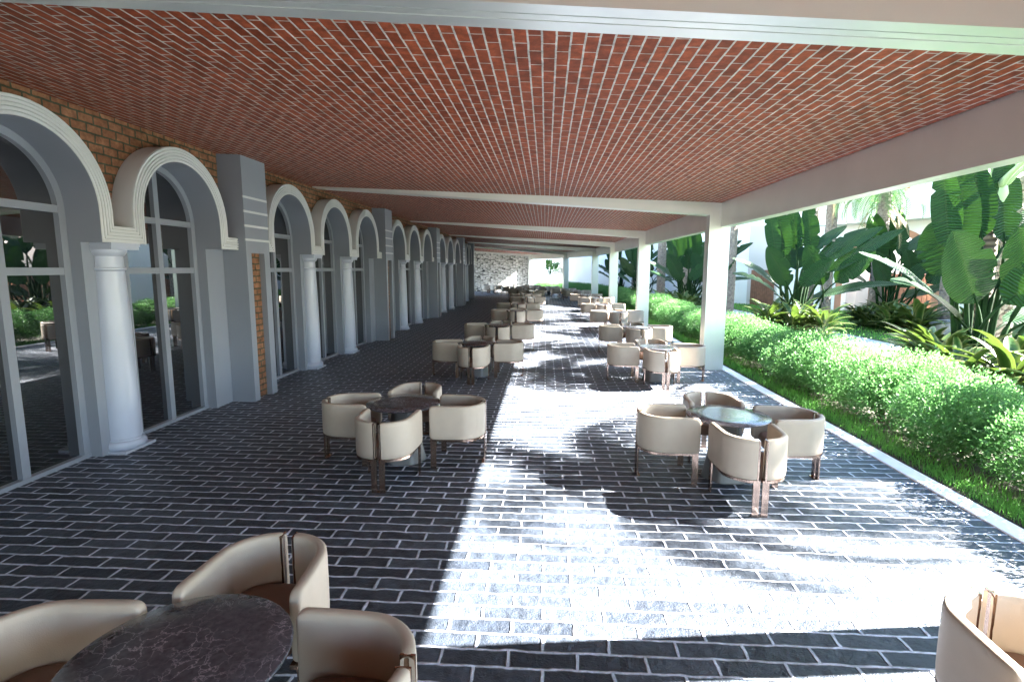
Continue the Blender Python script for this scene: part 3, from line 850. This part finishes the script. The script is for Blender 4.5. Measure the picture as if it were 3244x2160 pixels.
# ------------------------------------------------------------------ strap-leaved ground plants
def strap_mesh(seed, n=34):
    rnd = random.Random(seed); mb = MB()
    for i in range(n):
        a = rnd.uniform(0, 2*pi); el = rnd.uniform(.6, 1.45); ln = rnd.uniform(.65, 1.05); wd = rnd.uniform(.06, .10)
        h = V((cos(a), sin(a), 0)); s_ = V((-sin(a), cos(a), 0)); o = len(mb.v); K = 8
        b0 = h*rnd.uniform(.02, .12) + V((0, 0, rnd.uniform(0, .35)))
        p_ = b0.copy(); e = el
        for k in range(K+1):
            t = k/K; w_ = wd*(sin(pi*(.12+.88*t))**.7 if t < 1 else 0.02)
            nv = (h*(-sin(e)) + V((0, 0, cos(e))))
            for u in (-1, 0, 1):
                mb.uv[len(mb.v)] = (.5+.5*u, t)
                q = p_ + s_*w_*u + nv*(abs(u)*w_*.45); mb.v.append(tuple(q))
            p_ = p_ + (h*cos(e) + V((0, 0, sin(e))))*(ln/K); e -= rnd.uniform(.08, .2)
        for k in range(K):
            for j in range(2):
                c = o+k*3+j; mb.f.append((c, c+1, c+4, c+3))
    return mb
sp = []
for s_ in (4, 5, 6):
    o = strap_mesh(s_).build('strap_plant', M['strap'], None, True); sp.append(o)
random.seed(33)
SPOS = []
for cx, cy, where in ((9.4, 12.1, 'under the nearest banana plant'), (9.9, 22.3, 'round the second banana plant'), (8.0, 33.4, 'below the third banana plant'), (7.0, 43.4, 'below the fourth banana plant'), (14.6, 23.9, 'on the lawn below the middle banana plant')):
    n = 9 if cx < 14 else 12
    for k in range(n):
        a = 2*pi*k/n + random.uniform(-.3, .3); rr = random.uniform(.5, 1.5)
        SPOS.append((cx+rr*cos(a)*.75+.1, cy+rr*sin(a)*1.35, where))
for i, (x, yy, where) in enumerate(SPOS):
    if i < 3: o = sp[i]; o.location = (x, yy, -.03); o.rotation_euler = (0, 0, random.uniform(0, 6))
    else: o = dup(sp[i % 3], (x, yy, -.03), random.uniform(0, 6))
    o.scale = (random.uniform(1.1, 1.45),)*3
    tag(o, f'low yellow-edged strap-leaved plant in the clump {where}', 'plant', f'strap-leaved plants {where}')

# ------------------------------------------------------------------ palms
def trunk_mb(h, r0, seed):
    rnd = random.Random(seed); mb = MB()
    mb.lathe([(r0*.86*(1.12 if z < .3 else 1), z) for z in [h*k/14 for k in range(15)]], 16)
    rows = int(h/.115); nc = 9
    for i in range(rows):
        for j in range(nc):
            a = 2*pi*(j+.5*(i % 2))/nc + rnd.uniform(-.05, .05); z = .115*i + rnd.uniform(-.015, .015)
            w_ = 2*pi/nc*.56; ro = r0*(1.0+rnd.uniform(0, .1)); ri = r0*.84
            P_ = lambda aa, rr, zz: (rr*cos(aa), rr*sin(aa), zz)
            vs = [P_(a-w_, ri, z+.02), P_(a, ri*1.0, z-.03), P_(a+w_, ri, z+.02), P_(a+w_*.8, ro, z+.15), P_(a, ro*1.05, z+.19), P_(a-w_*.8, ro, z+.15), P_(a, ro*1.04, z+.08), P_(a+w_*.7, ri*.95, z+.17), P_(a-w_*.7, ri*.95, z+.17)]
            mb.add(vs, [(0, 1, 6, 5), (1, 2, 3, 6), (6, 3, 4, 5), (5, 4, 8), (4, 3, 7), (4, 7, 8)])
    return mb
def frond_mb(mb, base, az, el, ln, droop, rnd, npair=34, lw=.029, ll=.52):
    h = V((cos(az), sin(az), 0)); s_ = V((-sin(az), cos(az), 0))
    p_ = V(base); e = el; st = ln/npair; pts = []
    for k in range(npair+1):
        t = k/npair; d = h*cos(e)+V((0, 0, sin(e))); nv = h*(-sin(e))+V((0, 0, cos(e)))
        pts.append(p_.copy())
        if t > .14:
            l2 = ll*(sin(pi*(.12+.84*t))**.7)*rnd.uniform(.85, 1.1)
            for sg in (-1, 1):
                dv = (s_*sg*.85 + d*.55 + nv*.25 + V((0, 0, -.25))).normalized()
                wv = d*lw
                tip = p_+dv*l2 + V((0, 0, -.12*l2))
                mid = p_+dv*l2*.5
                mb.add([p_-wv*.6, mid-wv*.8, tip, mid+wv*.8, p_+wv*.6], [(0, 1, 3, 4), (1, 2, 3)])
        p_ = p_ + d*st; e -= droop/npair*(1+t)
    mb.tube(pts, [.028*(1-.85*k/npair)+.003 for k in range(npair+1)], 4)
def make_palm(h=7.0, r0=.29):
    t = thing('palm_tree', 'x', 'tree')
    trunk_mb(h, r0, 2).build('trunk', M['bark'], t)
    rnd = random.Random(9)
    cr = MB()
    for k in range(34):
        frond_mb(cr, (0, 0, h-.05), k*2.39996, rnd.uniform(.05, 1.25), rnd.uniform(2.6, 3.3), rnd.uniform(1.1, 1.7), rnd)
    cr.build('crown', M['frond'], t)
    dd = MB()
    for k in range(9):
        frond_mb(dd, (.22*cos(k*2.1), .22*sin(k*2.1), h-.35-.12*k), k*2.1, rnd.uniform(-1.0, -.5), rnd.uniform(1.5, 2.1), rnd.uniform(.5, .9), rnd, 26, .014, .26)
    dd.build('dry_fronds', M['deadfrond'], t)
    return t
palm = make_palm()
PPOS = [(12.0, 15.1, .3, 1.08, 'palm with rough scaly trunk behind the nearest banana plant'), (13.1, 28.0, 1.2, .95, 'scaly palm trunk rising behind the banana plant beside the nearest column'),
        (15.5, 31.0, 2.2, .9, 'palm with pale dry fronds hanging down its trunk before the white wall'), (15.0, 25.6, .9, .88, 'palm tree standing on the lawn with a green frond drooping across its trunk'),
        (11.1, 33.5, 4., .95, 'palm trunk seen close beside the nearest white column'), (9.6, 37.6, 5., 1., 'palm trunk rising in the first gap between columns'), (8.3, 39.8, 1., .95, 'left palm trunk of the pair in the first column gap'),
        (7.9, 48.5, 2., 1., 'palm trunk in the second gap between columns'), (7.4, 56, 3., 1., 'palm trunk in the third gap between columns'), (9.0, 50.5, .4, 1., 'second palm trunk in the second gap between columns'), (2.8, 73, 1., 1., 'palm trunk behind the far white planter'),
        (14.3, 1.4, 3.2, 1.24, 'second tall palm behind the view, added to thicken shade on the front paving'), (16.3, 23.0, 3.2, .95, 'palm added on the lawn right of the round grey planter to cast shade'),  # both palms added for the shade they cast
        (14.7, 19.2, 5.2, 1., 'palm added behind the nearest banana plant leaves to shade the middle paving'), (13.2, 8.2, 1.7, 1.12, 'tall palm outside the right edge, shading the paving round the tables'), (13.2, .9, 2.6, 1.2, 'tall palm behind the view, shading the front strip of paving')]  # first palm of this line added to shade the middle paving
for i, (x, yy, rz, sc, lab) in enumerate(PPOS):
    if i == 0: o = palm; o.location = (x, yy, -.02); o.rotation_euler = (0, 0, rz); o.scale = (sc,)*3
    else: o = dup(palm, (x, yy, -.02), rz, scale=sc)
    if yy in (28.0, 31.0, 23.0, 19.2, 33.5, 37.6): o.scale = (sc, sc, sc*1.36)  # stretched taller so the crowns' shade reaches the terrace paving
    o['label'] = lab; o['group'] = 'palm trees with scaly trunks'
# smooth palm with pale green crown shaft
t = thing('young_palm', 'young palm with ringed brown trunk and pale green leaf stalks', 'tree', (10.55, 13.75, -.02))
mb = MB(); mb.lathe([(.21, 0), (.19, .6), (.175, 1.6), (.165, 3.2), (.10, 3.6)], 20); mb.build('trunk', M['ringbark'], t, True)
mb = MB(); mb.lathe([(.10, 3.4), (.13, 3.7), (.2, 4.1), (.27, 4.35), (.25, 4.55), (.17, 4.75), (.1, 4.9)], 18)
rnd = random.Random(4); cr = MB()
for k in range(9):
    a = k*2*pi/9+.3; e = .55+.35*(k % 3)
    pts = []; q = V((.12*cos(a), .12*sin(a), 4.5)); 
    for j in range(7):
        pts.append(q.copy()); q = q + V((cos(a)*cos(e), sin(a)*cos(e), sin(e)))*.2; e -= .05
    mb.tube(pts, [.11, .085, .07, .058, .05, .042, .036], 7)
    frond_mb(cr, pts[-1], a, e, 2.0, 1.5, rnd, 26, .026, .5)
mb.build('crown_shaft', M['shaft'], t, True); cr.build('crown', M['frond'], t)

# ------------------------------------------------------------------ garden building, walls, planter, chairs
bw = thing('garden_building', 'white courtyard building with terracotta arches and brown louvred doors beyond the garden', 'building', (15.2, 39.0, 0), atan2(29-39, 21-15.2))
# local x runs along the facade towards the right of the picture, -y faces the terrace
WALL_H = 9.5
def wall_arch_mb(x0, x1, arches, depth=.0, h=WALL_H):
    mb = MB()
    cur = x0
    for c, r_, zs in arches:
        mb.box((cur, 0, -.1), (c-r_, .5, h))
        n = 20
        for k in range(n):
            a0 = pi-pi*k/n; a1 = pi-pi*(k+1)/n
            xa, xb = c+r_*cos(a0), c+r_*cos(a1); za, zb = zs+r_*sin(a0), zs+r_*sin(a1)
            mb.add([(xa, 0, za), (xb, 0, zb), (xb, 0, h), (xa, 0, h), (xa, .5, za), (xb, .5, zb)], [(0, 1, 2, 3), (0, 4, 5, 1)])
        cur = c+r_
    mb.box((cur, 0, -.1), (x1, .5, h))
    return mb
AR = [(8.0, 2.45, 2.1), (15.5, 2.6, 2.1), (23.0, 2.6, 2.1)]
wall_arch_mb(-26, 30, AR).build('wall', M['bwhite'], bw)
for c, r_, zs in AR:
    tr = MB(); rings = []
    prof = [(r_-.02, -.06), (r_+.34, -.06), (r_+.34, .02), (r_-.02, .02)]
    rings.append([(c-r0, yv, -.1) for r0, yv in prof])
    for k in range(25):
        a = pi-pi*k/24; rings.append([(c+r0*cos(a), yv, zs+r0*sin(a)) for r0, yv in prof])
    rings.append([(c+r0, yv, -.1) for r0, yv in prof])
    tr.loft(rings, True, True, True); tr.build('arch_trim', M['terra'], bw)
    bk = MB(); bk.box((c-r_-.3, 1.6, -.1), (c+r_+.3, 1.8, zs+r_+.3)); bk.box((c-r_-.3, .5, -.1), (c-r_-.05, 1.6, zs+r_+.3)); bk.build('recess', M['brecess'], bw)
    dr = MB()
    for k in range(14):
        x = c-r_*.7 + k*r_*1.4/14; dr.box((x, 1.5, 0), (x+r_*1.4/14-.03, 1.58, 2.3))
    dr.build('door', M['wood'], bw)
# projecting upper storey with soffit, and balcony rail
up_ = MB(); up_.box((4.6, -1.6, 5.15), (26, -.003, 6.6)); up_.build('balcony', M['bwhite'], bw)
rc = MB(); rc.box((-1.3, -.05, 0), (1.1, .02, 5.6)); rc.build('panel', M['brecess'], bw)
rl = MB()
for k in range(9):
    x = 5.0+k*2.2; rl.box((x, -1.5, 6.6), (x+.18, -1.32, 8.2))
rl.box((4.6, -1.46, 7.2), (26, -1.36, 7.27)); rl.build('railing', M['orangewood'], bw)
dr = MB()
for k in range(12): dr.box((-.95+k*.16, -.11, 0), (-.95+k*.16+.13, -.055, 2.5))
dr.build('door', M['wood'], bw)
# far white wall behind the end of the terrace
mb = MB(); mb.box((-24, 88, 0), (14, 88.6, 9.5)); o = mb.build('far_wall', M['bwhite']); tag(o, 'plain white wall far behind the end of the terrace', 'wall')
# curved white planter with rear low stone wall
mb = MB(); ro = []
cx, cy, rad = -6., 40., 33.
for k in range(25):
    a = R(100) - R(52)*k/24
    zt = 1.95 - .35*k/24
    ro.append([(cx+rad*cos(a), cy+rad*sin(a), -.1), (cx+rad*cos(a), cy+rad*sin(a), zt), (cx+(rad+.5)*cos(a), cy+(rad+.5)*sin(a), zt), (cx+(rad+.5)*cos(a), cy+(rad+.5)*sin(a), -.1)])
mb.loft(ro, True, True, True)
tag(mb.build('planter_wall', M['bwhite'], None), 'curved white planter wall behind the far end of the terrace', 'wall')
mb = MB(); ro = []
for k in range(13):
    a = R(80) - R(30)*k/12; rr = rad+7
    ro.append([(cx+rr*cos(a), cy+rr*sin(a), -.1), (cx+rr*cos(a), cy+rr*sin(a), 2.85), (cx+(rr+.4)*cos(a), cy+(rr+.4)*sin(a), 2.85), (cx+(rr+.4)*cos(a), cy+(rr+.4)*sin(a), -.1)])
mb.loft(ro, True, True, True)
tag(mb.build('garden_wall', M['stone'], None), 'low grey stone wall behind the curved white planter', 'wall')
for i, (x, yy, z, rz, sc, lab) in enumerate(((.5, 75.2, 1.55, .3, .46, 'paddle-leaved plant in the white planter, framed by the last opening'), (-2.3, 75., 1.7, 1.4, .45, 'paddle-leaved plant half hidden by the farthest white column'), (5.5, 73.4, 1.3, .6, .55, 'paddle-leaved plant before the low stone wall at the far end'))):
    o = dup(ban, (x, yy, z), rz, lab, 'banana plants in the garden', sc)
for i in range(11):
    a = R(92) - R(40)*i/10; rr = rad-1.4
    o = dup(protos[i % 3], (cx+rr*cos(a), cy+rr*sin(a), -.1), i*1.3, 'low green bush in the row at the foot of the white planter', 'bushes at the foot of the planter'); o.scale = (1.2, 1.2, .85)
# round concrete planter on the lawn
t = thing('round_planter', 'round grey concrete planter with low green plant on the lawn', 'planter', (16.1, 21.6, .02))
mb = MB(); mb.lathe([(1.05, 0), (1.12, .1), (1.15, .45), (1.15, .55), (1.05, .55), (1.02, .48), (.02, .46)], 48); mb.build('bowl', M['concrete'], t, True, angle=R(35))
o = strap_mesh(8, 46).build('foliage', M['strap'], t, True); o.location = (0, 0, .4); o.scale = (1.1, 1.1, .8)
# orange wooden garden chairs
def make_gchair():
    t = thing('garden_chair', 'orange slatted wooden garden chair on the lawn beside the round planter', 'chair', (14.9, 23.4, .02), .5)
    mb = MB()
    for k in range(6): mb.box((-.28, -.28+k*.095, .40), (.28, -.28+k*.095+.075, .425))
    mb.build('seat', M['orangewood'], t)
    mb = MB()
    for k in range(5):
        x = -.27+k*.115; mb.add([(x, .27, .42), (x+.08, .27, .42), (x+.08, .50, 1.0), (x, .50, 1.0), (x, .295, .42), (x+.08, .295, .42), (x+.08, .525, 1.0), (x, .525, 1.0)], [(0,1,2,3),(7,6,5,4),(0,4,5,1),(1,5,6,2),(2,6,7,3),(3,7,4,0)])
    mb.build('backrest', M['orangewood'], t)
    for sx in (-1, 1):
        for (ya, yb) in ((-.3, .3), (.3, -.3)):
            mb = MB(); x = sx*.30; mb.tube([(x, ya, 0), (x, yb*.8, .6)], .022, 6); mb.build('leg', M['orangewood'], t)
        mb = MB(); mb.box((sx*.30-.03, -.34, .6), (sx*.30+.03, .34, .625)); mb.build('armrest', M['orangewood'], t)
    return t
gc = make_gchair()
dup(gc, (15.9, 24.2, .02), 2.4, 'orange slatted wooden garden chair farther back, half hidden by strap leaves')
gc['group'] = 'orange garden chairs'
